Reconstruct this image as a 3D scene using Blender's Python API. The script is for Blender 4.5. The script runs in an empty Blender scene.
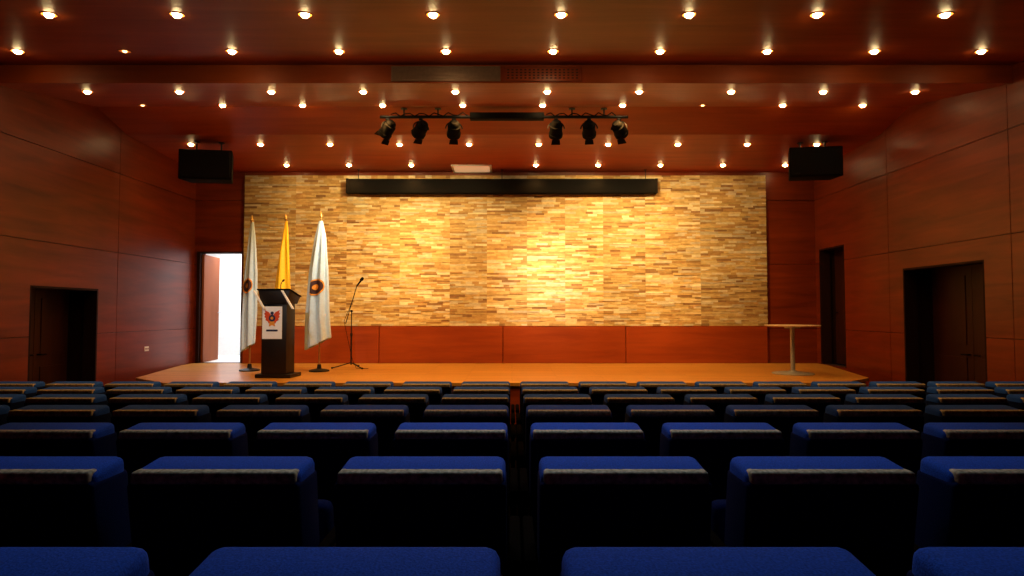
import bpy, bmesh, math, random
from mathutils import Vector, Matrix, Euler
random.seed(7)
C = bpy.context.scene.collection
PI = math.pi
F = 620.0; E = 1.7; TH = math.radians(2.2)
cs, sn = math.cos(TH), math.sin(TH)
def at(px, py, Y):
    dx=(px-512)/F; dz=(288-py)/F
    d=Vector((dx, cs-dz*sn, sn+dz*cs)); t=Y/d.y
    return Vector((d.x*t, Y, E+d.z*t))

# ------------------------------------------------------------------ materials
def newmat(name):
    m=bpy.data.materials.new(name); m.use_nodes=True
    nt=m.node_tree; b=nt.nodes['Principled BSDF']
    return m,nt,b
def plain(name,col,rough=.5,metal=0,noise=.15,nscale=40,bump=0,spec=.5):
    m,nt,b=newmat(name)
    tc=nt.nodes.new('ShaderNodeTexCoord'); n=nt.nodes.new('ShaderNodeTexNoise')
    n.inputs['Scale'].default_value=nscale; n.inputs['Detail'].default_value=3
    nt.links.new(tc.outputs['Object'],n.inputs['Vector'])
    r=nt.nodes.new('ShaderNodeValToRGB')
    r.color_ramp.elements[0].position=.3; r.color_ramp.elements[1].position=.7
    r.color_ramp.elements[0].color=(*[c*(1-noise) for c in col],1)
    r.color_ramp.elements[1].color=(*[min(1,c*(1+noise)) for c in col],1)
    nt.links.new(n.outputs['Fac'],r.inputs['Fac']); nt.links.new(r.outputs['Color'],b.inputs['Base Color'])
    b.inputs['Roughness'].default_value=rough; b.inputs['Metallic'].default_value=metal
    b.inputs['Specular IOR Level'].default_value=spec
    if bump:
        bp=nt.nodes.new('ShaderNodeBump'); bp.inputs['Strength'].default_value=bump; bp.inputs['Distance'].default_value=.004
        nt.links.new(n.outputs['Fac'],bp.inputs['Height']); nt.links.new(bp.outputs['Normal'],b.inputs['Normal'])
    return m
def wood(name,c1,c2,scale,rough=.35,spec=.5):
    m,nt,b=newmat(name)
    tc=nt.nodes.new('ShaderNodeTexCoord'); mp=nt.nodes.new('ShaderNodeMapping')
    mp.inputs['Scale'].default_value=scale
    n=nt.nodes.new('ShaderNodeTexNoise'); n.inputs['Scale'].default_value=1.0; n.inputs['Detail'].default_value=7
    n.inputs['Roughness'].default_value=.62; n.inputs['Distortion'].default_value=.5
    n2=nt.nodes.new('ShaderNodeTexNoise'); n2.inputs['Scale'].default_value=.55; n2.inputs['Detail'].default_value=2
    nt.links.new(tc.outputs['Object'],mp.inputs['Vector']); nt.links.new(mp.outputs['Vector'],n.inputs['Vector'])
    nt.links.new(tc.outputs['Object'],n2.inputs['Vector'])
    mx=nt.nodes.new('ShaderNodeMath'); mx.operation='MULTIPLY_ADD'; mx.inputs[1].default_value=.45
    nt.links.new(n2.outputs['Fac'],mx.inputs[0]); 
    m2=nt.nodes.new('ShaderNodeMath'); m2.operation='MULTIPLY'; m2.inputs[1].default_value=.62
    nt.links.new(n.outputs['Fac'],m2.inputs[0]); nt.links.new(m2.outputs[0],mx.inputs[2])
    r=nt.nodes.new('ShaderNodeValToRGB')
    r.color_ramp.elements[0].position=.36; r.color_ramp.elements[1].position=.68
    r.color_ramp.elements[0].color=(*c1,1); r.color_ramp.elements[1].color=(*c2,1)
    nt.links.new(mx.outputs[0],r.inputs['Fac']); nt.links.new(r.outputs['Color'],b.inputs['Base Color'])
    b.inputs['Roughness'].default_value=rough; b.inputs['Specular IOR Level'].default_value=spec
    bp=nt.nodes.new('ShaderNodeBump'); bp.inputs['Strength'].default_value=.06; bp.inputs['Distance'].default_value=.003
    nt.links.new(n.outputs['Fac'],bp.inputs['Height']); nt.links.new(bp.outputs['Normal'],b.inputs['Normal'])
    return m
def emis(name,col,s):
    m,nt,b=newmat(name)
    b.inputs['Base Color'].default_value=(*col,1)
    b.inputs['Emission Color'].default_value=(*col,1); b.inputs['Emission Strength'].default_value=s
    return m
W1=(.095,.0095,.001); W2=(.24,.033,.004)
M={}
M['wall_side']=wood('mahogany_side',W1,W2,(7,.7,7),.36,.4)
M['wall_back']=wood('mahogany_back',W1,W2,(.7,7,7),.36,.4)
M['ceil']=wood('mahogany_ceiling',(.22,.028,.0025),(.38,.062,.007),(.6,6,6),.5,.3)
M['wains']=wood('mahogany_low_panel',(.19,.024,.0035),(.33,.052,.008),(.8,8,8),.35,.4)
M['groove']=plain('groove_dark',(.03,.005,.0015),.8)
M['dkwood']=wood('dark_wood',(.022,.0045,.002),(.05,.010,.0035),(6,6,.7),.5,.25)
M['lectern']=wood('lectern_black_wood',(.008,.005,.004),(.014,.008,.006),(6,6,.7),.5,.3)
M['doorleaf']=wood('door_leaf_wood',(.20,.055,.02),(.28,.085,.032),(6,6,.7),.7,.15)
M['frame']=plain('door_frame_black',(.018,.004,.002),.7,0,.15,40,0,.15)
M['carpet']=plain('carpet_dark',(.004,.0025,.003),.95,0,.4,120,.3,.0)
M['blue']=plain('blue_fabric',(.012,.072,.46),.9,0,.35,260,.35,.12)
M['blueshade']=plain('blue_fabric_shaded',(.002,.007,.045),.95,0,.35,260,.3,.04)  # same blue cloth, shade on backs and cushions put into the colour
M['strip']=plain('grey_trim',(.42,.34,.22),.65,0,.6,70,.4,.3)
M['black']=plain('black_paint',(.005,.0045,.0045),.85,0,.2,60,0,.1)
M['blackmetal']=plain('black_metal',(.010,.009,.009),.5,.3,.2,60,0,.3)
M['grille']=plain('speaker_grille',(.006,.005,.005),.7,.1,.6,400,.5,.2)
M['steel']=plain('steel',(.42,.46,.50),.45,.5,.08,30)
M['brass']=plain('brass',(.6,.38,.12),.35,.9,.1,30)
M['white']=plain('white_paint',(.8,.79,.77),.6,0,.04,20)
M['cream']=plain('cream_plastic',(.9,.82,.66),.45,0,.04,20)
M['paper']=plain('white_paper',(.97,.98,1.0),.7,0,.02,20)
M['red']=plain('red_print',(.70,.07,.012),.7,0,.05,20)
M['inkblue']=plain('blue_print',(.015,.020,.07),.7,0,.05,20)
M['gold']=plain('gold_print',(.80,.32,.03),.7,0,.1,20)
M['maroon']=plain('maroon_print',(.045,.010,.012),.7,0,.1,20)
M['flagwhite']=plain('flag_white',(.60,.77,.88),.65,0,.06,25,.1)
M['flagyellow']=plain('flag_yellow',(1.0,.54,.005),.6,0,.08,25,.1)
M['armwood']=plain('arm_black',(.006,.004,.003),1.0,0,.1,40,0,0)
M['tabletop']=wood('table_laminate',(.72,.56,.38),(.82,.68,.5),(2,9,9),.35)
M['lens']=emis('lamp_lens',(1,.72,.32),75)
M['lensdim']=emis('lamp_lens_dim',(1,.6,.22),6)
M['halo_ring']=emis('lamp_halo_glow',(1,.27,.02),1.5)  # orange emission stands in for the halo around each lamp
M['halo_ring_dim']=emis('lamp_halo_glow_dim',(1,.30,.03),.2)
M['panelglow']=emis('panel_bounce_glow',(1,.62,.32),.38)  # panel is no lamp; bounced light is put in as emission
M['ring']=plain('lamp_ring',(.20,.04,.01),.6,.1,.1,30)
M['ventgrey']=plain('vent_grey',(.26,.15,.10),.5,.2,.1,30)
M['glass']=plain('lamp_glass',(.12,.05,.02),.3,0,.1,20)
# stage boards
m,nt,b=newmat('stage_boards')
tc=nt.nodes.new('ShaderNodeTexCoord'); bk=nt.nodes.new('ShaderNodeTexBrick')
bk.inputs['Scale'].default_value=1; bk.inputs['Brick Width'].default_value=1.4; bk.inputs['Row Height'].default_value=.11
bk.inputs['Mortar Size'].default_value=.003; bk.inputs['Color1'].default_value=(.58,.26,.042,1); bk.inputs['Color2'].default_value=(.72,.36,.07,1)
bk.inputs['Mortar'].default_value=(.2,.07,.015,1)
nt.links.new(tc.outputs['Object'],bk.inputs['Vector'])
ns=nt.nodes.new('ShaderNodeTexNoise'); mp=nt.nodes.new('ShaderNodeMapping'); mp.inputs['Scale'].default_value=(1.5,14,14)
nt.links.new(tc.outputs['Object'],mp.inputs['Vector']); nt.links.new(mp.outputs['Vector'],ns.inputs['Vector']); ns.inputs['Scale'].default_value=2
mixn=nt.nodes.new('ShaderNodeMixRGB'); mixn.blend_type='MULTIPLY'; mixn.inputs['Fac'].default_value=.3
nt.links.new(bk.outputs['Color'],mixn.inputs['Color1']); nt.links.new(ns.outputs['Fac'],mixn.inputs['Color2'])
nt.links.new(mixn.outputs['Color'],b.inputs['Base Color']); b.inputs['Roughness'].default_value=.33
M['stage']=m
# stone
m,nt,b=newmat('split_stone')
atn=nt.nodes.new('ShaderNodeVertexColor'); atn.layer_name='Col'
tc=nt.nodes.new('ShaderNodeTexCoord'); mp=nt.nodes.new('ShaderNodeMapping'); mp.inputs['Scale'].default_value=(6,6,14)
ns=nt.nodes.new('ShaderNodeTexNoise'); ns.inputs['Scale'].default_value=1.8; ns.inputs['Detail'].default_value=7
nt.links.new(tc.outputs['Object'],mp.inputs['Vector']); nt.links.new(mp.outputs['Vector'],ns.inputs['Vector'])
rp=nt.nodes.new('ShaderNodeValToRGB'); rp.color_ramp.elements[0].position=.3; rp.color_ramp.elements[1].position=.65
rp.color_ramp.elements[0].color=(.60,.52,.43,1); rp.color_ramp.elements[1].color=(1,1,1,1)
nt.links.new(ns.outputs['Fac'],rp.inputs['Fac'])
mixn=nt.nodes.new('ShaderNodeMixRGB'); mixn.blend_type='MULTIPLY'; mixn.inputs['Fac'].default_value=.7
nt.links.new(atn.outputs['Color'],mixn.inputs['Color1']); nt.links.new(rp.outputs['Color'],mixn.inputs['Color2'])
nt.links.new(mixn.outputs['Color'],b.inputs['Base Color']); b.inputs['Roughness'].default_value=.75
bp=nt.nodes.new('ShaderNodeBump'); bp.inputs['Strength'].default_value=.6; bp.inputs['Distance'].default_value=.01
nt.links.new(ns.outputs['Fac'],bp.inputs['Height']); nt.links.new(bp.outputs['Normal'],b.inputs['Normal'])
M['stone']=m

# ------------------------------------------------------------------ mesh helpers
def bx(bm,x0,x1,y0,y1,z0,z1,mi=0):
    v=[bm.verts.new(p) for p in ((x0,y0,z0),(x1,y0,z0),(x1,y1,z0),(x0,y1,z0),(x0,y0,z1),(x1,y0,z1),(x1,y1,z1),(x0,y1,z1))]
    fs=[bm.faces.new([v[i] for i in q]) for q in ((0,3,2,1),(4,5,6,7),(0,1,5,4),(1,2,6,5),(2,3,7,6),(3,0,4,7))]
    for f in fs: f.material_index=mi
    return v,fs
def rbox(bm,x0,x1,y0,y1,z0,z1,bv=.01,seg=2,fn=None,mi=0):
    before=set(bm.faces)
    v,fs=bx(bm,x0,x1,y0,y1,z0,z1)
    if fn:
        for q in v: q.co=Vector(fn(q.co))
    ed=list({e for q in v for e in q.link_edges})
    bmesh.ops.bevel(bm,geom=ed,offset=bv,segments=seg,profile=.5,affect='EDGES')
    for f in bm.faces:
        if f not in before: f.material_index=mi
def tube(bm,p0,p1,r0,r1=None,seg=12,mi=0):
    p0=Vector(p0);p1=Vector(p1); r1=r0 if r1 is None else r1
    d=(p1-p0).normalized(); a=d.orthogonal().normalized(); c=d.cross(a)
    A=[bm.verts.new(p0+(a*math.cos(2*PI*i/seg)+c*math.sin(2*PI*i/seg))*r0) for i in range(seg)]
    B=[bm.verts.new(p1+(a*math.cos(2*PI*i/seg)+c*math.sin(2*PI*i/seg))*r1) for i in range(seg)]
    fs=[bm.faces.new((A[i],A[(i+1)%seg],B[(i+1)%seg],B[i])) for i in range(seg)]
    fs+=[bm.faces.new(A[::-1]),bm.faces.new(B)]
    for f in fs: f.material_index=mi
def lathe(bm,prof,origin=(0,0,0),axis=(0,0,1),seg=24,mi=0):
    o=Vector(origin); d=Vector(axis).normalized(); a=d.orthogonal().normalized(); c=d.cross(a)
    rings=[]
    for r,h in prof:
        if r<1e-6: rings.append([bm.verts.new(o+d*h)])
        else: rings.append([bm.verts.new(o+d*h+(a*math.cos(2*PI*i/seg)+c*math.sin(2*PI*i/seg))*r) for i in range(seg)])
    for A,B in zip(rings,rings[1:]):
        for i in range(seg):
            j=(i+1)%seg
            if len(A)==1 and len(B)==1: continue
            if len(A)==1: f=bm.faces.new((A[0],B[j],B[i]))
            elif len(B)==1: f=bm.faces.new((A[i],A[j],B[0]))
            else: f=bm.faces.new((A[i],A[j],B[j],B[i]))
            f.material_index=mi
def path(bm,pts,r,seg=8):
    for a,b_ in zip(pts,pts[1:]): tube(bm,a,b_,r,r,seg)
def prism(bm,poly,z0,z1,mi=0):
    A=[bm.verts.new((x,y,z0)) for x,y in poly]; B=[bm.verts.new((x,y,z1)) for x,y in poly]
    n=len(poly); fs=[bm.faces.new(A[::-1]),bm.faces.new(B)]
    fs+=[bm.faces.new((A[i],A[(i+1)%n],B[(i+1)%n],B[i])) for i in range(n)]
    for f in fs: f.material_index=mi
def obj(name,bm,mat,parent=None,smooth=True,recalc=True):
    if recalc: bmesh.ops.recalc_face_normals(bm,faces=bm.faces)
    me=bpy.data.meshes.new(name); bm.to_mesh(me); bm.free()
    for mm in (mat if isinstance(mat,(list,tuple)) else [mat]): me.materials.append(mm)
    if smooth:
        me.shade_smooth(); me.set_sharp_from_angle(angle=math.radians(38))
    o=bpy.data.objects.new(name,me); C.objects.link(o)
    if parent: o.parent=parent
    return o
def tag(o,label=None,cat=None,group=None,kind=None):
    if label: o['label']=label
    if cat: o['category']=cat
    if group: o['group']=group
    if kind: o['kind']=kind
    return o
def thing(name,label,cat,loc=(0,0,0),rot=(0,0,0),group=None):
    o=bpy.data.objects.new(name,None); C.objects.link(o); o.empty_display_size=.1
    o.location=loc; o.rotation_euler=rot
    return tag(o,label,cat,group)
def dup(root,loc,rot=None,label=None):
    r=root.copy(); C.objects.link(r); r.location=loc
    if rot is not None: r.rotation_euler=rot
    if label: r['label']=label
    for ch in list(root.children):
        c=ch.copy(); C.objects.link(c); c.parent=r
        for g in list(ch.children):
            d=g.copy(); C.objects.link(d); d.parent=c
    return r
ORD=['first','second','third','fourth','fifth','sixth','seventh','eighth','ninth','tenth','eleventh']
def nb(): return bmesh.new()

# ------------------------------------------------------------------ the setting
XL,XR,YB,YR=-6.34,6.06,12.35,-2.6
SZ=.683; FZ=.09
def panel_wall(name,mat,plane,u0,u1,z0,z1,openings,useams,zseams,place):
    """place(u,v_depth,z)->world ; slab in dark, panels in wood, one mesh"""
    bm=nb()
    us=sorted(set([u0,u1]+[o[0] for o in openings]+[o[1] for o in openings]+[u for u in useams if u0<u<u1]))
    zs=sorted(set([z0,z1]+[o[2] for o in openings]+[o[3] for o in openings]+[z for z in zseams if z0<z<z1]))
    g=.005
    def addbox(a0,a1,d0,d1,c0,c1,mi):
        P=[place(a,d,c) for a in (a0,a1) for d in (d0,d1) for c in (c0,c1)]
        x=[p[0] for p in P];y=[p[1] for p in P];z=[p[2] for p in P]
        bx(bm,min(x),max(x),min(y),max(y),min(z),max(z),mi)
    for a,b_ in zip(us,us[1:]):
        for c,d in zip(zs,zs[1:]):
            mu,mz=(a+b_)/2,(c+d)/2
            if any(o[0]<mu<o[1] and o[2]<mz<o[3] for o in openings): continue
            addbox(a,b_,.02,.2,c,d,1)
            addbox(a+(g if a in useams else 0),b_-(g if b_ in useams else 0),0,.02,c+(g if c in zseams else 0),d-(g if d in zseams else 0),0)
    o=obj(name,bm,[mat,M['groove']],smooth=False); o['kind']='structure'
    return o
ZT=5.35
zse=[1.37,2.65,3.93]; yse=[9.95,7.5,5.05,2.6,.15]
LD=(8.15,9.50,FZ,2.05)           # left doorway
RD=(7.94,9.60,FZ,2.37)           # right doorway
RN=(11.28,12.20,SZ,2.93)         # narrow door on right wall
BD=(-6.28,-5.38,SZ,2.90)         # open door on back wall
panel_wall('wall_left',M['wall_side'],'x',YR,YB,-.1,ZT,[LD],yse,zse,lambda u,d,z:(XL-d,u,z))
panel_wall('wall_right',M['wall_side'],'x',YR,YB,-.1,ZT,[RD,RN],yse,zse,lambda u,d,z:(XR+d,u,z))
panel_wall('wall_back',M['wall_back'],'y',XL-.2,XR+.2,-.1,ZT,[BD],[-5.35,5.0],zse,lambda u,d,z:(u,YB+d,z))
panel_wall('wall_rear',M['wall_back'],'y',XL-.2,XR+.2,-.1,ZT,[],[-4,-2,0,2,4],zse,lambda u,d,z:(u,YR-d,z))
# tiered floor
bm=nb()
NR=7
rowY=[1.0+.833*n for n in range(NR)]
rowZ=[E-.9-.371-.0492*n for n in range(NR)]
edges=[YR]+[y+.42 for y in rowY]+[YB]
for n in range(NR): bx(bm,XL,XR,edges[n],edges[n+1],-.1,rowZ[n])
bx(bm,XL,XR,edges[NR],YB,-.1,FZ)
tag(obj('floor',bm,M['carpet'],smooth=False),kind='structure')
# saw-tooth ceiling
CP=[(YR,2.62),(4.3,2.62),(7.4,2.988),(7.4,2.764),(9.35,3.13),(10.1,2.915),(YB,2.80)]
def ceil(Y):
    for (a,za),(b_,zb) in zip(CP,CP[1:]):
        if b_>a and a<=Y<=b_: return E+za+(zb-za)*(Y-a)/(b_-a), (zb-za)/(b_-a)
bm=nb()
prof=[(y,E+z) for y,z in CP]+[(YB,ZT),(YR,ZT)]
A=[bm.verts.new((XL,y,z)) for y,z in prof]; B=[bm.verts.new((XR,y,z)) for y,z in prof]
n=len(prof)
for i in range(n): bm.faces.new((A[i],A[(i+1)%n],B[(i+1)%n],B[i]))
bm.faces.new(A[::-1]); bm.faces.new(B)
tag(obj('ceiling',bm,M['ceil'],smooth=False),kind='structure')
# white passage behind the open door
bm=nb()
for a in ((-7.4,-4.4,14.6,14.7,.58,3.4),(-7.5,-7.4,12.55,14.7,.58,3.4),(-4.4,-4.3,12.55,14.7,.58,3.4),(-7.4,-4.4,12.55,14.6,3.3,3.4)): bx(bm,*a)
tag(obj('wall_passage',bm,M['white'],smooth=False),kind='structure')
bm=nb(); bx(bm,-7.4,-4.4,12.55,14.6,.58,SZ)
tag(obj('floor_passage',bm,M['white'],smooth=False),kind='structure')
# door_1 : open door left of stone wall
def struct_root(name,loc=(0,0,0)):
    o=bpy.data.objects.new(name,None); C.objects.link(o); o.location=loc; o['kind']='structure'; return o
d1=struct_root('door_1',(BD[0],YB,SZ))
w=BD[1]-BD[0]; h=BD[3]-SZ
bm=nb(); bx(bm,.0,.06,-.02,.21,0,h); bx(bm,w-.015,w,-.01,.21,0,h); bx(bm,.06,w-.015,-.01,.21,h-.025,h)
obj('door_frame',bm,M['frame'],d1,False)
bm=nb(); rbox(bm,0,.045,0,.80,.01,h-.05,.004,1)
lf=obj('door_leaf',bm,M['doorleaf'],d1); lf.location=(.065,.06,0); lf.rotation_euler=(0,0,math.radians(5))
bm=nb(); tube(bm,(.04,.73,1.0),(.10,.73,1.0),.01); tube(bm,(.10,.74,1.0),(.10,.62,1.0),.009)
obj('door_handle',bm,M['steel'],lf)
# recessed doors on the sides
def recess_door(name,side,y0,y1,z0,z1,deep=.55):
    X=XL if side<0 else XR
    r=struct_root(name,(X,(y0+y1)/2,z0)); hw=(y1-y0)/2; h=z1-z0; s=side
    def b2(bm,a0,a1,*q): bx(bm,min(a0*s,a1*s),max(a0*s,a1*s),*q)
    bm=nb(); b2(bm,.2,deep,-hw-.06,-hw,0,h); b2(bm,.2,deep,hw,hw+.06,0,h); b2(bm,.2,deep,-hw-.06,hw+.06,h,h+.06)
    b2(bm,.0,.2,-hw,-hw+.03,0,h); b2(bm,.0,.2,hw-.03,hw,0,h); b2(bm,.0,.2,-hw+.03,hw-.03,h-.03,h)
    obj('door_frame',bm,M['frame'],r,False)
    nleaf=2 if hw>.6 else 1
    for k in range(nleaf):
        a=-hw+2*hw*k/nleaf; c=a+2*hw/nleaf
        bm=nb(); b2(bm,deep,deep+.05,a+.004,c-.004,.01,h)
        b2(bm,deep-.012,deep,a+.12,c-.12,.15,h*.42); b2(bm,deep-.012,deep,a+.12,c-.12,h*.5,h-.15)
        l=obj('door_leaf',bm,M['dkwood'],r,False)
        hy=(c-.07 if k==0 else a+.07)
        bm=nb(); tube(bm,(s*deep,hy,1.0),(s*(deep-.05),hy,1.0),.012); tube(bm,(s*(deep-.05),hy,1.0),(s*(deep-.05),hy+(-.11 if k==0 else .11),1.0),.01)
        obj('door_handle',bm,M['black'],l)
    return r
recess_door('door_2',-1,*LD,deep=.45)
recess_door('door_3',1,*RD,deep=.45)
recess_door('door_4',1,*RN,deep=.3)

# ------------------------------------------------------------------ stage
st=thing('stage_platform','low orange wooden stage platform in front of the stone wall','stage')
e=.024
poly=[(XL+e,YB-e),(XL+e,11.9),(-5.8,9.6),(-5.0,8.93),(4.75,8.93),(5.5,9.6),(XR-e,11.9),(XR-e,YB-e)]
inner=[(XL+e,YB-e),(XL+e,11.93),(-5.76,9.63),(-4.98,8.97),(4.73,8.97),(5.46,9.63),(XR-e,11.93),(XR-e,YB-e)]
bm=nb(); prism(bm,poly,SZ-.045,SZ); obj('deck',bm,M['stage'],st,False)
bm=nb(); prism(bm,inner,FZ,SZ-.045); obj('fascia',bm,M['wains'],st,False)

# stone cladding and the low panels under it
SX0,SX1=-5.33,5.06; SB=SZ+.74; ST=E+2.72
bm=nb(); cl=bm.loops.layers.float_color.new('Col')
pal=[((.80,.60,.29),4),((.73,.50,.19),6),((.64,.40,.14),5),((.52,.30,.10),2.8),((.72,.60,.40),3.4),((.36,.19,.07),1.4),((.92,.78,.50),2)]
cols=[p[0] for p in pal]; wts=[p[1] for p in pal]
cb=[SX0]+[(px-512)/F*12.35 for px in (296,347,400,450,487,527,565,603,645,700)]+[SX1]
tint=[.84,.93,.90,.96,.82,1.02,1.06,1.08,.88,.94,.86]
for k in range(len(cb)-1):
    z=SB; ptop=0; pt=1
    while z<ST-.01:
        hh=min(random.uniform(.028,.050),ST-z)
        if ST-z-hh<.022: hh=ST-z
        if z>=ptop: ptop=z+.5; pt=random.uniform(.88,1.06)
        x=cb[k]
        while x<cb[k+1]-.001:
            ln=random.uniform(.09,.38)
            if cb[k+1]-x-ln<.07: ln=cb[k+1]-x
            dp=random.uniform(.060,.078)
            v,fs=bx(bm,x+.0005,x+ln-.0005,YB-dp,YB-.025,z+.0005,z+hh-.0005)
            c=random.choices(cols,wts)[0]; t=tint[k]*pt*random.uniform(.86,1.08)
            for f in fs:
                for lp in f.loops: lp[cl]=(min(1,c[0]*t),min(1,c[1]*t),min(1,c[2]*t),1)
            x+=ln
        z+=hh
tag(obj('stone_cladding',bm,M['stone'],smooth=False,recalc=False),'wide band of tan and brown split stone strips behind the stage','wall cladding')
wr=thing('low_wall_panelling','red brown wooden panels running under the stone wall','wall panelling',(0,YB-.025,SZ))
pe=[SX0,(380-512)/F*12.35,(503-512)/F*12.35,(625-512)/F*12.35,SX1]
for a,b_ in zip(pe,pe[1:]):
    bm=nb(); rbox(bm,a+.006,b_-.006,-.04,0,.004,.735,.006,1); obj('panel',bm,M['wains'],wr,False)

# ------------------------------------------------------------------ ceiling downlights
rowsL=[(5.707,-4,3,'nearest the camera',30),(6.842,-5,4,'just before the ceiling step',34),(7.985,-5,4,'just behind the ceiling step',50),
       (9.187,-5,4,'above the spotlight bar',66),(10.596,-5,4,'behind the spotlight bar',80),(11.84,-4,4,'closest to the stone wall',24)]
proto={}
def downlight(dim):
    t=thing('ceiling_downlight','x','ceiling light',group='round downlights in the wooden ceiling')
    bm=nb(); lathe(bm,[(.060,-.002),(.062,-.007),(.070,-.005),(.073,0),(.060,0),(.060,-.002)],seg=28); obj('trim_ring',bm,M['ring'],t)
    bm=nb(); lathe(bm,[(.030,-.001),(.045,-.002),(.060,-.005),(.060,0),(.030,0),(.030,-.001)],seg=28); obj('halo_ring',bm,M['halo_ring_dim' if dim else 'halo_ring'],t)  # annulus around the bulb, lamp halo put in as glow
    q=.6 if dim else 1
    bm=nb(); lathe(bm,[(0,-.034*q),(.018*q,-.031*q),(.032*q,-.022*q),(.040*q,-.008),(.040*q,-.0015),(0,-.0015)],seg=28); obj('lens',bm,M['lensdim' if dim else 'lens'],t)
    return t
for ri,(Y,k0,k1,rn,en) in enumerate(rowsL):
    z,sl=ceil(Y)
    beams={}
    for key,fac in (('in',1.0),('mid',.45),('out',.16)):
        dl=bpy.data.lights.new('downlight_beam','SPOT'); dl.energy=en*fac; dl.spot_size=math.radians(134); dl.spot_blend=1; dl.color=(1,.49,.125); dl.shadow_soft_size=.06
        beams[key]=dl
    for k in range(k0,k1+1):
        if ri==5 and k==-1: continue
        dim=(ri,k) in ((1,-4),(3,2),(3,-5))
        X=-.14+1.2*(k+.5)
        idx=k-k0-(1 if ri==5 and k>-1 else 0)
        lab=f"{'faint' if dim else 'glowing'} round downlight {ORD[idx]} from left in ceiling row {rn}"
        rot=(math.atan(sl),0,0)
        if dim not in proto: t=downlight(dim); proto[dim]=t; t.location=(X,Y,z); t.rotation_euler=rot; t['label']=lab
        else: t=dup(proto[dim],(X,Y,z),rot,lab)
        if not dim:
            ax=abs(k+.5); key='in' if ax<3 else ('mid' if ax<4 else 'out')
            lo=bpy.data.objects.new('downlight_beam',beams[key]); C.objects.link(lo); lo.location=(X,Y,z-.12)

# ceiling step vents
vz=E+2.876
for (a,b_,lab) in ((-1.46,-.14,'grey slatted vent in the ceiling step, left of the two'),(-.10,.84,'darker perforated vent in the ceiling step, right of the two')):
    t=thing('ceiling_vent',lab,'vent',((a+b_)/2,7.4,vz),group='vents in the ceiling step')
    hw=(b_-a)/2
    bm=nb(); bx(bm,-hw,hw,-.02,0,.075,.09); bx(bm,-hw,hw,-.02,0,-.09,-.075); bx(bm,-hw,-hw+.015,-.02,0,-.075,.075); bx(bm,hw-.015,hw,-.02,0,-.075,.075)
    obj('vent_frame',bm,M['ventgrey'] if a<-1 else M['wains'],t,False)
    bm=nb()
    if a<-1:
        for i in range(9):
            zz=-.066+i*.0165; bx(bm,-hw+.015,hw-.015,-.015,-.002,zz-.006,zz+.006)
        obj('slats',bm,M['ventgrey'],t,False)
    else:
        nx,nz=35,9; G=[[bm.verts.new((-hw+.015+(2*hw-.03)*i/nx,-.006,-.075+.15*j/nz)) for j in range(nz+1)] for i in range(nx+1)]
        for i in range(nx):
            for j in range(nz):
                f=bm.faces.new((G[i][j],G[i+1][j],G[i+1][j+1],G[i][j+1])); f.material_index=1 if i%2 and j%2 else 0
        obj('perforated_plate',bm,[M['wains'],M['groove']],t,False,False)

# ------------------------------------------------------------------ lighting bar and spotlights
LY=9.40
pz=at(500,117,LY).z
xa,xb=at(380,117,LY).x,at(628,117,LY).x
ba,bb=at(470,117,LY).x,at(544,117,LY).x
cz=ceil(LY)[0]
t=thing('lighting_bar','black lighting bar hung from the ceiling carrying six spotlights','lighting bar',((xa+xb)/2,LY,pz))
ox=(xa+xb)/2
bm=nb(); tube(bm,(xa-ox,0,0),(xb-ox,0,0),.025,None,14); obj('pipe',bm,M['blackmetal'],t)
bm=nb(); rbox(bm,ba-ox,bb-ox,-.07,.07,-.045,.055,.012,2); obj('power_box',bm,M['black'],t)
for px in (404,438,572,604):
    x=at(px,117,LY).x-ox
    bm=nb(); tube(bm,(x,0,0),(x,0,cz-pz),.012); lathe(bm,[(0,-.012),(.05,-.012),(.05,0),(0,0)],(x,0,cz-pz)); obj('hanger',bm,M['blackmetal'],t)
for s,(p,q) in enumerate(((392,468),(546,615))):
    bm=nb()
    a,b2=at(p,0,LY).x-ox,at(q,0,LY).x-ox
    pts=[Vector((a+(b2-a)*i/16,-.03,.03+.03*math.sin(i*2.2))) for i in range(17)]
    path(bm,pts,.008,6)
    obj('cable',bm,M['black'],t)
WARM=(1,.68,.27)
spots=[(388,(-4.3,11.2,1.7),'leftmost',200,(1,.95,.88),46),(421,(-3.2,YB,2.8),'second from left',500,WARM,84),(454,(-1.3,YB,2.7),'third from left',460,WARM,84),
       (556,(.72,YB,2.25),'fourth from left',560,(1,.86,.60),40),(589,(1.6,YB,2.7),'fifth from left',530,WARM,84),(619,(3.4,YB,2.8),'rightmost',460,WARM,80)]
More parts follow.
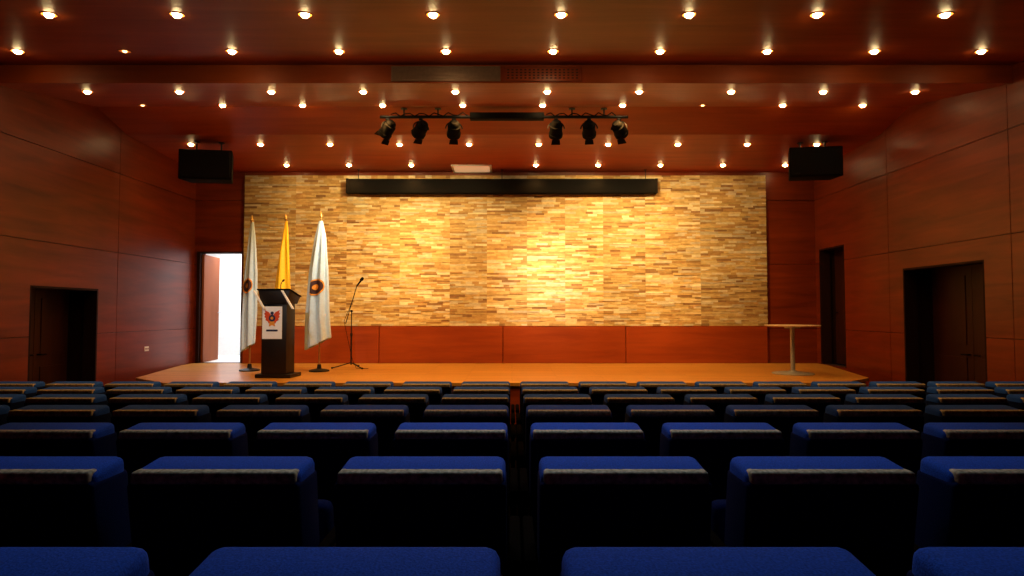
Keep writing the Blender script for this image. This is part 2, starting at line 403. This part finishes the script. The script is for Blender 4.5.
for px,tgt,nm,en,col_,ang in spots:
    sp=bpy.data.lights.new('stage_spot','SPOT'); sp.energy=en; sp.spot_size=math.radians(ang); sp.spot_blend=1; sp.color=col_; sp.shadow_soft_size=.09
    x=at(px,117,LY).x
    t=thing('stage_spotlight',f'black stage spotlight clamped under the lighting bar, {nm} of six',  'spotlight',(x,LY,pz-.025),group='spotlights on the lighting bar')
    pv=Vector((0,0,-.16)); d=(Vector(tgt)-(Vector((x,LY,pz-.185)))).normalized()
    side=Vector((0,0,1)).cross(d).normalized()
    bm=nb(); rbox(bm,-.03,.03,-.035,.035,-.035,.0,.006,1); tube(bm,(0,0,-.03),(0,0,-.05),.012); obj('clamp',bm,M['blackmetal'],t)
    bm=nb()
    arc=[pv+side*(.127*math.cos(a))+Vector((0,0,1))*(.112*math.sin(a)) for a in [PI*i/14 for i in range(15)]]
    path(bm,arc,.011,6); obj('yoke',bm,M['blackmetal'],t)
    bm=nb(); lathe(bm,[(0,-.14),(.05,-.14),(.072,-.12),(.08,-.085),(.08,-.075),(.098,-.065),(.098,.075),(.108,.075),(.108,.13),(.098,.13),(.094,.095),(.094,.075),(0,.075)],pv,d,28); obj('can',bm,M['black'],t)
    bm=nb(); lathe(bm,[(0,.10),(.065,.094),(.092,.084),(0,.078)],pv,d,24); obj('lens',bm,M['glass'],t)
    up=d.cross(side).normalized()
    for s in (-1,1):
        bm=nb()
        base=pv+d*.13+up*(s*.104); tip=base+d*.08+up*(s*.015)
        P4=(base-side*.06,base+side*.06,tip+side*.07,tip-side*.07)
        v=[bm.verts.new(p) for p in P4]+[bm.verts.new(p+up*.004) for p in P4]
        for q in ((0,1,2,3),(7,6,5,4),(0,4,5,1),(1,5,6,2),(2,6,7,3),(3,7,4,0)): bm.faces.new([v[i] for i in q])
        obj('barn_door',bm,M['black'],t,False)
    lo=bpy.data.objects.new('stage_spot',sp); C.objects.link(lo); lo.location=Vector((x,LY,pz-.025))+pv+d*.30
    lo.rotation_euler=d.to_track_quat('-Z','Y').to_euler()

# ------------------------------------------------------------------ hanging speakers
def speaker(px0,px1,py0,py1,Y,rz,label):
    a=at(px0,py0,Y); c=at(px1,py1,Y); hw=(c.x-a.x)/2*.98; hh=(a.z-c.z)/2
    cen=Vector(((a.x+c.x)/2,Y+.2,(a.z+c.z)/2)); top=ceil(Y+.2)[0]
    t=thing('hanging_speaker',label,'speaker',cen,(0,0,rz),group='black speakers hung at the ceiling sides')
    def taper(p): return (p.x*(1 if p.y<0 else .8),p.y,p.z)
    bm=nb(); rbox(bm,-hw,hw,-.18,.18,-hh,hh,.02,2,taper); obj('cabinet',bm,M['black'],t)
    bm=nb(); rbox(bm,-hw+.03,hw-.03,-.195,-.178,-hh+.03,hh-.03,.007,1); obj('grille',bm,M['grille'],t)
    bm=nb(); rbox(bm,-hw+.08,-hw+.16,-.2,-.195,-hh+.05,-hh+.065,.002,1); obj('badge',bm,M['blackmetal'],t)
    for x in (-.2,.2):
        bm=nb(); tube(bm,(x,0,hh-.005),(x,0,top-cen.z),.014); lathe(bm,[(0,-.01),(.05,-.01),(.05,0),(0,0)],(x,0,top-cen.z)); obj('bracket',bm,M['blackmetal'],t)
speaker(177,229,149,179,10.3,math.radians(8),'black speaker box hung below the ceiling near left wall')
speaker(792,845,146,176,10.3,math.radians(-8),'black speaker box hung below the ceiling near right wall')

# ------------------------------------------------------------------ screen case, white panel
Y0=12.12
a=at(347,179,Y0); c=at(657,194,Y0); hl=(c.x-a.x)/2; hh=(a.z-c.z)/2-.01
t=thing('projection_screen','long black rolled up projection screen case above the stone wall','projection screen',((a.x+c.x)/2,Y0,(a.z+c.z)/2))
bm=nb(); rbox(bm,-hl+.05,hl-.05,-.08,.08,-hh,hh,.008,2); obj('case',bm,M['black'],t)
for s in (-1,1):
    bm=nb(); rbox(bm,min(s*hl,s*(hl-.05)),max(s*hl,s*(hl-.05)),-.085,.085,-hh-.006,hh+.006,.006,2); obj('end_cap',bm,M['black'],t)
bm=nb(); rbox(bm,-hl+.25,hl-.25,-.02,.02,-hh-.02,-hh+.004,.008,2); obj('hem_bar',bm,M['black'],t)
for s in (-.93,.0,.93):
    zt_=ceil(Y0)[0]-(a.z+c.z)/2
    bm=nb(); tube(bm,(s*hl,.05,hh-.01),(s*hl,.05,zt_-.003),.007); lathe(bm,[(0,-.01),(.03,-.01),(.03,0),(0,0)],(s*hl,.05,zt_-.003)); obj('hanger',bm,M['blackmetal'],t)
p0=at(472,169,12.07); zc,sl=ceil(12.07)
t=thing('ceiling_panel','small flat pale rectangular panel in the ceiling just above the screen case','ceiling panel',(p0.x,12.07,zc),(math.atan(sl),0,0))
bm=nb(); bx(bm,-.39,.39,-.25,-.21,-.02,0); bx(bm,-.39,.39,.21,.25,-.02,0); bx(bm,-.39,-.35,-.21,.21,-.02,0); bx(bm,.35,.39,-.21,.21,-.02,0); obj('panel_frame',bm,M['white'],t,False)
bm=nb(); rbox(bm,-.35,.35,-.21,.21,-.012,-.002,.003,1); obj('glow_face',bm,M['panelglow'],t,False)  # panel face, glows to stand in for light bounced onto it

# ------------------------------------------------------------------ lectern
D0=9.74
lx=at(279,377,D0).x
k=9.70/F
t=thing('lectern','tall dark wooden lectern with white emblem sheet on its front','lectern',(lx,D0,SZ),(0,0,math.radians(-4)))
bm=nb(); rbox(bm,-19*k,17*k,-.20,.22,0,.06,.012,2); obj('base',bm,M['lectern'],t)
bm=nb(); rbox(bm,-13*k,12.5*k,-.19,.12,.06,1.14,.01,2); obj('column',bm,M['lectern'],t)
def hd(p): return (p.x*(1 if p.z>1.2 else .82),p.y,p.z+(-.10 if (p.y>0 and p.z>1.2) else 0))
bm=nb(); rbox(bm,-16*k,16*k,-.22,.18,1.14,1.35,.008,2,hd); obj('head',bm,M['lectern'],t)
bm=nb(); rbox(bm,-17*k,17*k,-.24,.20,1.352,1.374,.008,2,lambda p:(p.x,p.y,p.z-(p.y+.24)*.23)); obj('desk_top',bm,M['black'],t)
for s in (-1,1):
    bm=nb(); rbox(bm,-.016,.016,-.25,-.215,1.06,1.345,.004,1,lambda p:(p.x+s*.225+.0-(p.z-1.2)*.62,p.y,p.z)); tag(obj('edge_trim',bm,M['paper'],t),'pale slanting strip')
bm=nb(); path(bm,[Vector((.02,.0,1.31)),Vector((.02,-.03,1.40)),Vector((.015,-.01,1.46)),Vector((.01,.06,1.50))],.007,8); obj('gooseneck',bm,M['blackmetal'],t)
bm=nb(); lathe(bm,[(0,0),(.014,.004),(.016,.03),(.014,.055),(0,.06)],(.01,.06,1.50),(0,.8,.4),12); obj('microphone',bm,M['black'],t)
# sheet
sx0,sx1=-12*k,8*k; s0,s1=.60,1.10; yf=-.196
bm=nb(); rbox(bm,sx0,sx1,yf-.004,yf+.004,s0,s1,.0015,1); sh=obj('emblem_sheet',bm,M['paper'],t,False); tag(sh,'white sheet with red winged crest around a blue disc')
cx=(sx0+sx1)/2
def flat(name,pts,mat,off):
    bm=nb(); v=[bm.verts.new((cx+x,yf-.004-off,z)) for x,z in pts]; w_=[bm.verts.new((cx+x,yf-.004,z)) for x,z in pts]
    n=len(v); bm.faces.new(v); bm.faces.new(w_[::-1])
    for i in range(n): bm.faces.new((v[i],v[(i+1)%n],w_[(i+1)%n],w_[i]))
    return obj(name,bm,mat,sh,False)
zc_=.92
def circ(r,z0,a0=0,n=32): return [(math.cos(a)*r,z0+math.sin(a)*r) for a in [2*PI*i/n for i in range(n)]]
wing=[(-.01,zc_-.05),(-.02,zc_+.05),(-.05,zc_+.09),(-.12,zc_+.125),(-.108,zc_+.085),(-.128,zc_+.07),(-.108,zc_+.04),(-.122,zc_+.02),(-.098,zc_-.005),(-.105,zc_-.03),(-.07,zc_-.05),(-.05,zc_-.085)]
flat('crest_wing',wing,M['red'],.002); flat('crest_wing',[(-x,z) for x,z in wing[::-1]],M['red'],.002)
flat('crest_tail',[(-.035,zc_-.05),(.035,zc_-.05),(.05,zc_-.13),(.0,zc_-.105),(-.05,zc_-.13)],M['gold'],.003)
flat('crest_disc',circ(.052,zc_),M['inkblue'],.004)
flat('crest_head',circ(.026,zc_+.075),M['inkblue'],.0045)
flat('crest_field',circ(.022,zc_),M['gold'],.006)
flat('crest_ribbon',[(-.085,zc_-.175),(.085,zc_-.175),(.095,zc_-.19),(.085,zc_-.205),(-.085,zc_-.205),(-.095,zc_-.19)],M['inkblue'],.002)

# ------------------------------------------------------------------ flags
def flag(px,Y,pyTop,pyFlagTop,pyFlagBot,ctrl,mat,label,emb=None,seed=0,hem=.12,folds=5):
    top=at(px,pyTop,Y); X=top.x; q=Y/F*1.003
    t=thing('flag',label,'flag',(X,Y,SZ),group='flags on poles beside the lectern')
    H=top.z-SZ
    bm=nb(); lathe(bm,[(0,0),(.17,0),(.17,.02),(.12,.035),(.04,.05),(.03,.12),(.02,.12)],seg=28); obj('base',bm,M['blackmetal'],t)
    bm=nb(); tube(bm,(0,0,.05),(0,0,H-.12),.013); obj('pole',bm,M['brass'],t)
    bm=nb(); lathe(bm,[(0,-.13),(.022,-.12),(.014,-.10),(.03,-.08),(.012,0),(0,.02)],(0,0,H),(0,0,1),12); obj('finial',bm,M['brass'],t)
    zt=at(px,pyFlagTop,Y).z-SZ; zb=at(px,pyFlagBot,Y).z-SZ
    def inter(v):
        for (v0,l0,r0),(v1,l1,r1) in zip(ctrl,ctrl[1:]):
            if v0<=v<=v1:
                s=(v-v0)/(v1-v0)
                return ((l0+(l1-l0)*s)-px)*q,((r0+(r1-r0)*s)-px)*q
        return (ctrl[-1][1]-px)*q,(ctrl[-1][2]-px)*q
    def P(phi,v,off=0):
        l,r=inter(v); cx=(l+r)/2; w=(r-l)/2
        z=zt+(zb-zt)*v + hem*v*v*(.5+.5*math.cos(phi))
        fl=1+.34*min(1,v*3)*math.cos(folds*phi*1.0+seed+1.6*math.sin(2.2*v+seed))
        return Vector((cx+(w+off)*math.cos(phi)*(.80+.20*fl),(w*.66+off)*math.sin(phi)*fl+ (off*math.sin(phi)),z))
    bm=nb(); NV,NP=36,84; rings=[]
    for i in range(NV+1):
        rings.append([bm.verts.new(P(2*PI*j/NP,i/NV)) for j in range(NP)])
    for A,B in zip(rings,rings[1:]):
        for j in range(NP): bm.faces.new((A[j],A[(j+1)%NP],B[(j+1)%NP],B[j]))
    bm.faces.new(rings[0]); 
    o=obj('flag_cloth',bm,mat,t)
    if emb:
        v0,phi0,rv,rp=emb
        for nm,mt,f0,f1,off in (('emblem_ring',M['gold'],.84,1.0,.008),('emblem_disc',M['maroon'],0,.86,.006),('emblem_mark',M['gold'],0,.34,.016)):
            bm=nb(); rr=[]
            for a in range(7):
                rad=f0+(f1-f0)*a/6
                rr.append([bm.verts.new(P(phi0+rp*rad*math.cos(2*PI*j/28),v0+rv*rad*math.sin(2*PI*j/28),off)) for j in range(28)])
            for A,B in zip(rr,rr[1:]):
                for j in range(28): bm.faces.new((A[j],A[(j+1)%28],B[(j+1)%28],B[j]))
            obj(nm,bm,mt,o)
flag(252,10.75,216,222,352,[(0,251,254),(.12,249,256),(.4,246,258),(.75,243.5,258.5),(1,243,257)],M['flagwhite'],'pale white flag with brown emblem hanging left of the lectern',(.5,-PI/2-.2,.06,.75),1.0,.16,6)
flag(286,10.9,215,221,300,[(0,285.3,287.7),(.15,283.5,288.8),(.4,280,290),(.8,276.5,291),(1,275,292)],M['flagyellow'],'bright yellow flag hanging behind the lectern',None,2.4,.03,4)
flag(321,10.65,212,221,350,[(0,319,323),(.12,315.5,326.5),(.4,310.5,329),(.75,307.5,330.5),(1,307.5,332.5)],M['flagwhite'],'white flag with round dark emblem hanging right of the lectern',(.53,-PI/2-.05,.066,.85),.3,.22,7)

# ------------------------------------------------------------------ microphone stand
MY=11.25
mx_=at(351,368,MY).x
t=thing('microphone_stand','thin black microphone stand with tripod base right of the flags','microphone stand',(mx_,MY,SZ))
for i in range(3):
    a=math.radians(200+120*i)
    bm=nb(); tube(bm,(0,0,.10),(.33*math.cos(a),.33*math.sin(a),.012),.010,.010); lathe(bm,[(0,0),(.016,0),(.016,.03),(0,.03)],(.33*math.cos(a),.33*math.sin(a),0)); obj('leg',bm,M['blackmetal'],t)
bm=nb(); tube(bm,(0,0,.06),(0,0,.6),.014); tube(bm,(0,0,.6),(0,0,1.02),.009); lathe(bm,[(0,0),(.02,0),(.022,.06),(0,.06)],(0,0,.57)); obj('pole',bm,M['blackmetal'],t)
bm=nb(); lathe(bm,[(0,-.02),(.022,-.02),(.022,.02),(0,.02)],(0,0,1.03),(0,1,0),14); obj('boom_joint',bm,M['black'],t)
bm=nb(); tube(bm,(-.10,-.02,.80),(.10,-.02,1.50),.008); obj('boom_arm',bm,M['blackmetal'],t)
bm=nb(); lathe(bm,[(0,0),(.012,0),(.016,.12),(.027,.13),(.03,.16),(.022,.19),(0,.20)],(.10,-.02,1.49),(.5,-.2,.6),16); obj('microphone',bm,M['black'],t)
bm=nb(); path(bm,[Vector((.10,-.02,1.48)),Vector((.0,-.05,1.15)),Vector((-.12,-.05,.85)),Vector((-.05,-.03,.5)),Vector((.03,-.02,.15)),Vector((.12,-.1,.008)),Vector((.35,-.15,.008))],.005,6); obj('cable',bm,M['black'],t)

# ------------------------------------------------------------------ table on the right
TY=10.22
tx=at(793,374,TY).x
t=thing('pedestal_table','small round pedestal table with pale top standing at right of stage','table',(tx,TY,SZ))
th=at(793,325,TY).z-SZ
bm=nb(); lathe(bm,[(0,-.022),(.40,-.022),(.425,-.016),(.43,-.004),(.42,0),(0,0)],(0,0,th),seg=48); obj('table_top',bm,M['tabletop'],t)
bm=nb(); tube(bm,(0,0,.03),(0,0,th-.05),.035,None,20); obj('pole',bm,M['steel'],t)
bm=nb(); lathe(bm,[(0,0),(.12,0),(.12,.03),(.03,.03)],(0,0,th-.052)); obj('top_plate',bm,M['steel'],t)
bm=nb(); lathe(bm,[(0,0),(.32,0),(.325,.012),(.30,.022),(.08,.04),(.05,.06),(0,.06)],seg=40); obj('base',bm,M['steel'],t)

# outlet on left wall
oy=10.78
p=Vector((XL,oy,1.06))
t=thing('wall_outlet','small white socket plate low on the left wall beside the stage','outlet',p)
bm=nb(); rbox(bm,0,.012,-.06,.06,-.04,.04,.004,1); obj('plate',bm,M['cream'],t)
for s in (-.028,.028):
    bm=nb(); lathe(bm,[(0,.004),(.016,.004),(.018,0)],(.011,s,0),(1,0,0),14); obj('socket',bm,M['ring'],t)

# ------------------------------------------------------------------ auditorium seats
def rec(p): return (p.x,p.y+(.9-p.z)*.17,p.z)
seat=thing('auditorium_seat','x','seat',group='blue auditorium seats in rows')
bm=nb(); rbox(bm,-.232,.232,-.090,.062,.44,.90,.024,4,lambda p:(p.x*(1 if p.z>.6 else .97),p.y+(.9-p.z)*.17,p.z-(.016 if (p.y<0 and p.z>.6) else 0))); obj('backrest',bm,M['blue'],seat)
bm=nb(); rbox(bm,-.235,.235,-.106,.062,.36,.858,.014,3,rec); obj('back_panel',bm,M['blueshade'],seat)
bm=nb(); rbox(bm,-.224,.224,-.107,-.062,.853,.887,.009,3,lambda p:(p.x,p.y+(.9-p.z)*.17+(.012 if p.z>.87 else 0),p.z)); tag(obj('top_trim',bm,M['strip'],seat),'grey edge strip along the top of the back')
bm=nb(); rbox(bm,-.218,.218,.19,.28,.38,.70,.03,4,rec); obj('seat_cushion',bm,M['blueshade'],seat)
bm=nb(); rbox(bm,-.205,.205,.274,.292,.40,.68,.008,2,rec); obj('seat_pan',bm,M['black'],seat)
for s in (-1,1):
    bm=nb(); rbox(bm,min(s*.243,s*.268),max(s*.243,s*.268),-.02,.24,.02,.61,.006,1)
    rbox(bm,min(s*.240,s*.274),max(s*.240,s*.274),-.08,.30,0,.02,.004,1); 
    obj('side_support',bm,M['armwood'],seat)
    bm=nb(); rbox(bm,min(s*.240,s*.277),max(s*.240,s*.277),-.06,.32,.61,.64,.01,2); obj('armrest',bm,M['armwood'],seat)
bm=nb(); tube(bm,(-.245,.19,.40),(.245,.19,.40),.015); obj('cross_bar',bm,M['black'],seat)
RN_=['row nearest the camera','second row from the camera','third row from the camera','fourth row from the camera','third row from the stage','second row from the stage','front row nearest the stage']
halfn=[3,4,5,6,7,8,9]
first=True
for n in range(NR):
    for s in (-1,1):
        for k in range(halfn[n]):
            X=.03+s*.56*(k+.5)
            lab=f"blue padded seat in the {RN_[n]}, {ORD[k]} {'left' if s<0 else 'right'} of the centre gap"
            loc=(X,rowY[n]-.045,rowZ[n])
            if first: seat.location=loc; seat['label']=lab; first=False
            else: dup(seat,loc,None,lab)

# ------------------------------------------------------------------ lights
def area(name,loc,rot,sx,sy,e,col):
    l=bpy.data.lights.new(name,'AREA'); l.shape='RECTANGLE'; l.size=sx; l.size_y=sy; l.energy=e; l.color=col
    o=bpy.data.objects.new(name,l); C.objects.link(o); o.location=loc; o.rotation_euler=rot; return o
area('passage_lamp',(-5.9,13.5,3.25),(0,0,0),1.6,1.2,90,(.95,.95,1))
def spot(name,loc,tgt,e,ang,col,soft=.3):
    l=bpy.data.lights.new(name,'SPOT'); l.energy=e; l.spot_size=math.radians(ang); l.spot_blend=1; l.color=col; l.shadow_soft_size=soft
    o=bpy.data.objects.new(name,l); C.objects.link(o); o.location=loc
    o.rotation_euler=(Vector(tgt)-Vector(loc)).to_track_quat('-Z','Y').to_euler()
spot('added_seat_fill',(-.7,3.6,4.2),(-.5,1.5,1),95,72,(.58,.80,1))  # added lamp without a fixture, brightens the blue seat tops
spot('added_seat_fill',(.9,3.6,4.2),(.7,1.5,1),95,72,(.58,.80,1))  # second added fill for the seat tops, right side
spot('added_lectern_fill',(-3.2,4.6,4.1),(-3.75,9.9,1.75),300,22,(1,.95,.88),.08)  # added lamp without a fixture, brightens lectern sheet and flags
w=bpy.data.worlds.new('World'); bpy.context.scene.world=w; w.use_nodes=True
w.node_tree.nodes['Background'].inputs['Color'].default_value=(.002,.001,.001,1)

cam=bpy.data.cameras.new('Camera'); co=bpy.data.objects.new('Camera',cam); C.objects.link(co)
co.location=(0,0,E); co.rotation_euler=(PI/2+TH,0,0); cam.sensor_width=36; cam.lens=36*F/1024; cam.clip_start=.05
bpy.context.scene.camera=co
bpy.context.scene.view_settings.view_transform='Standard'
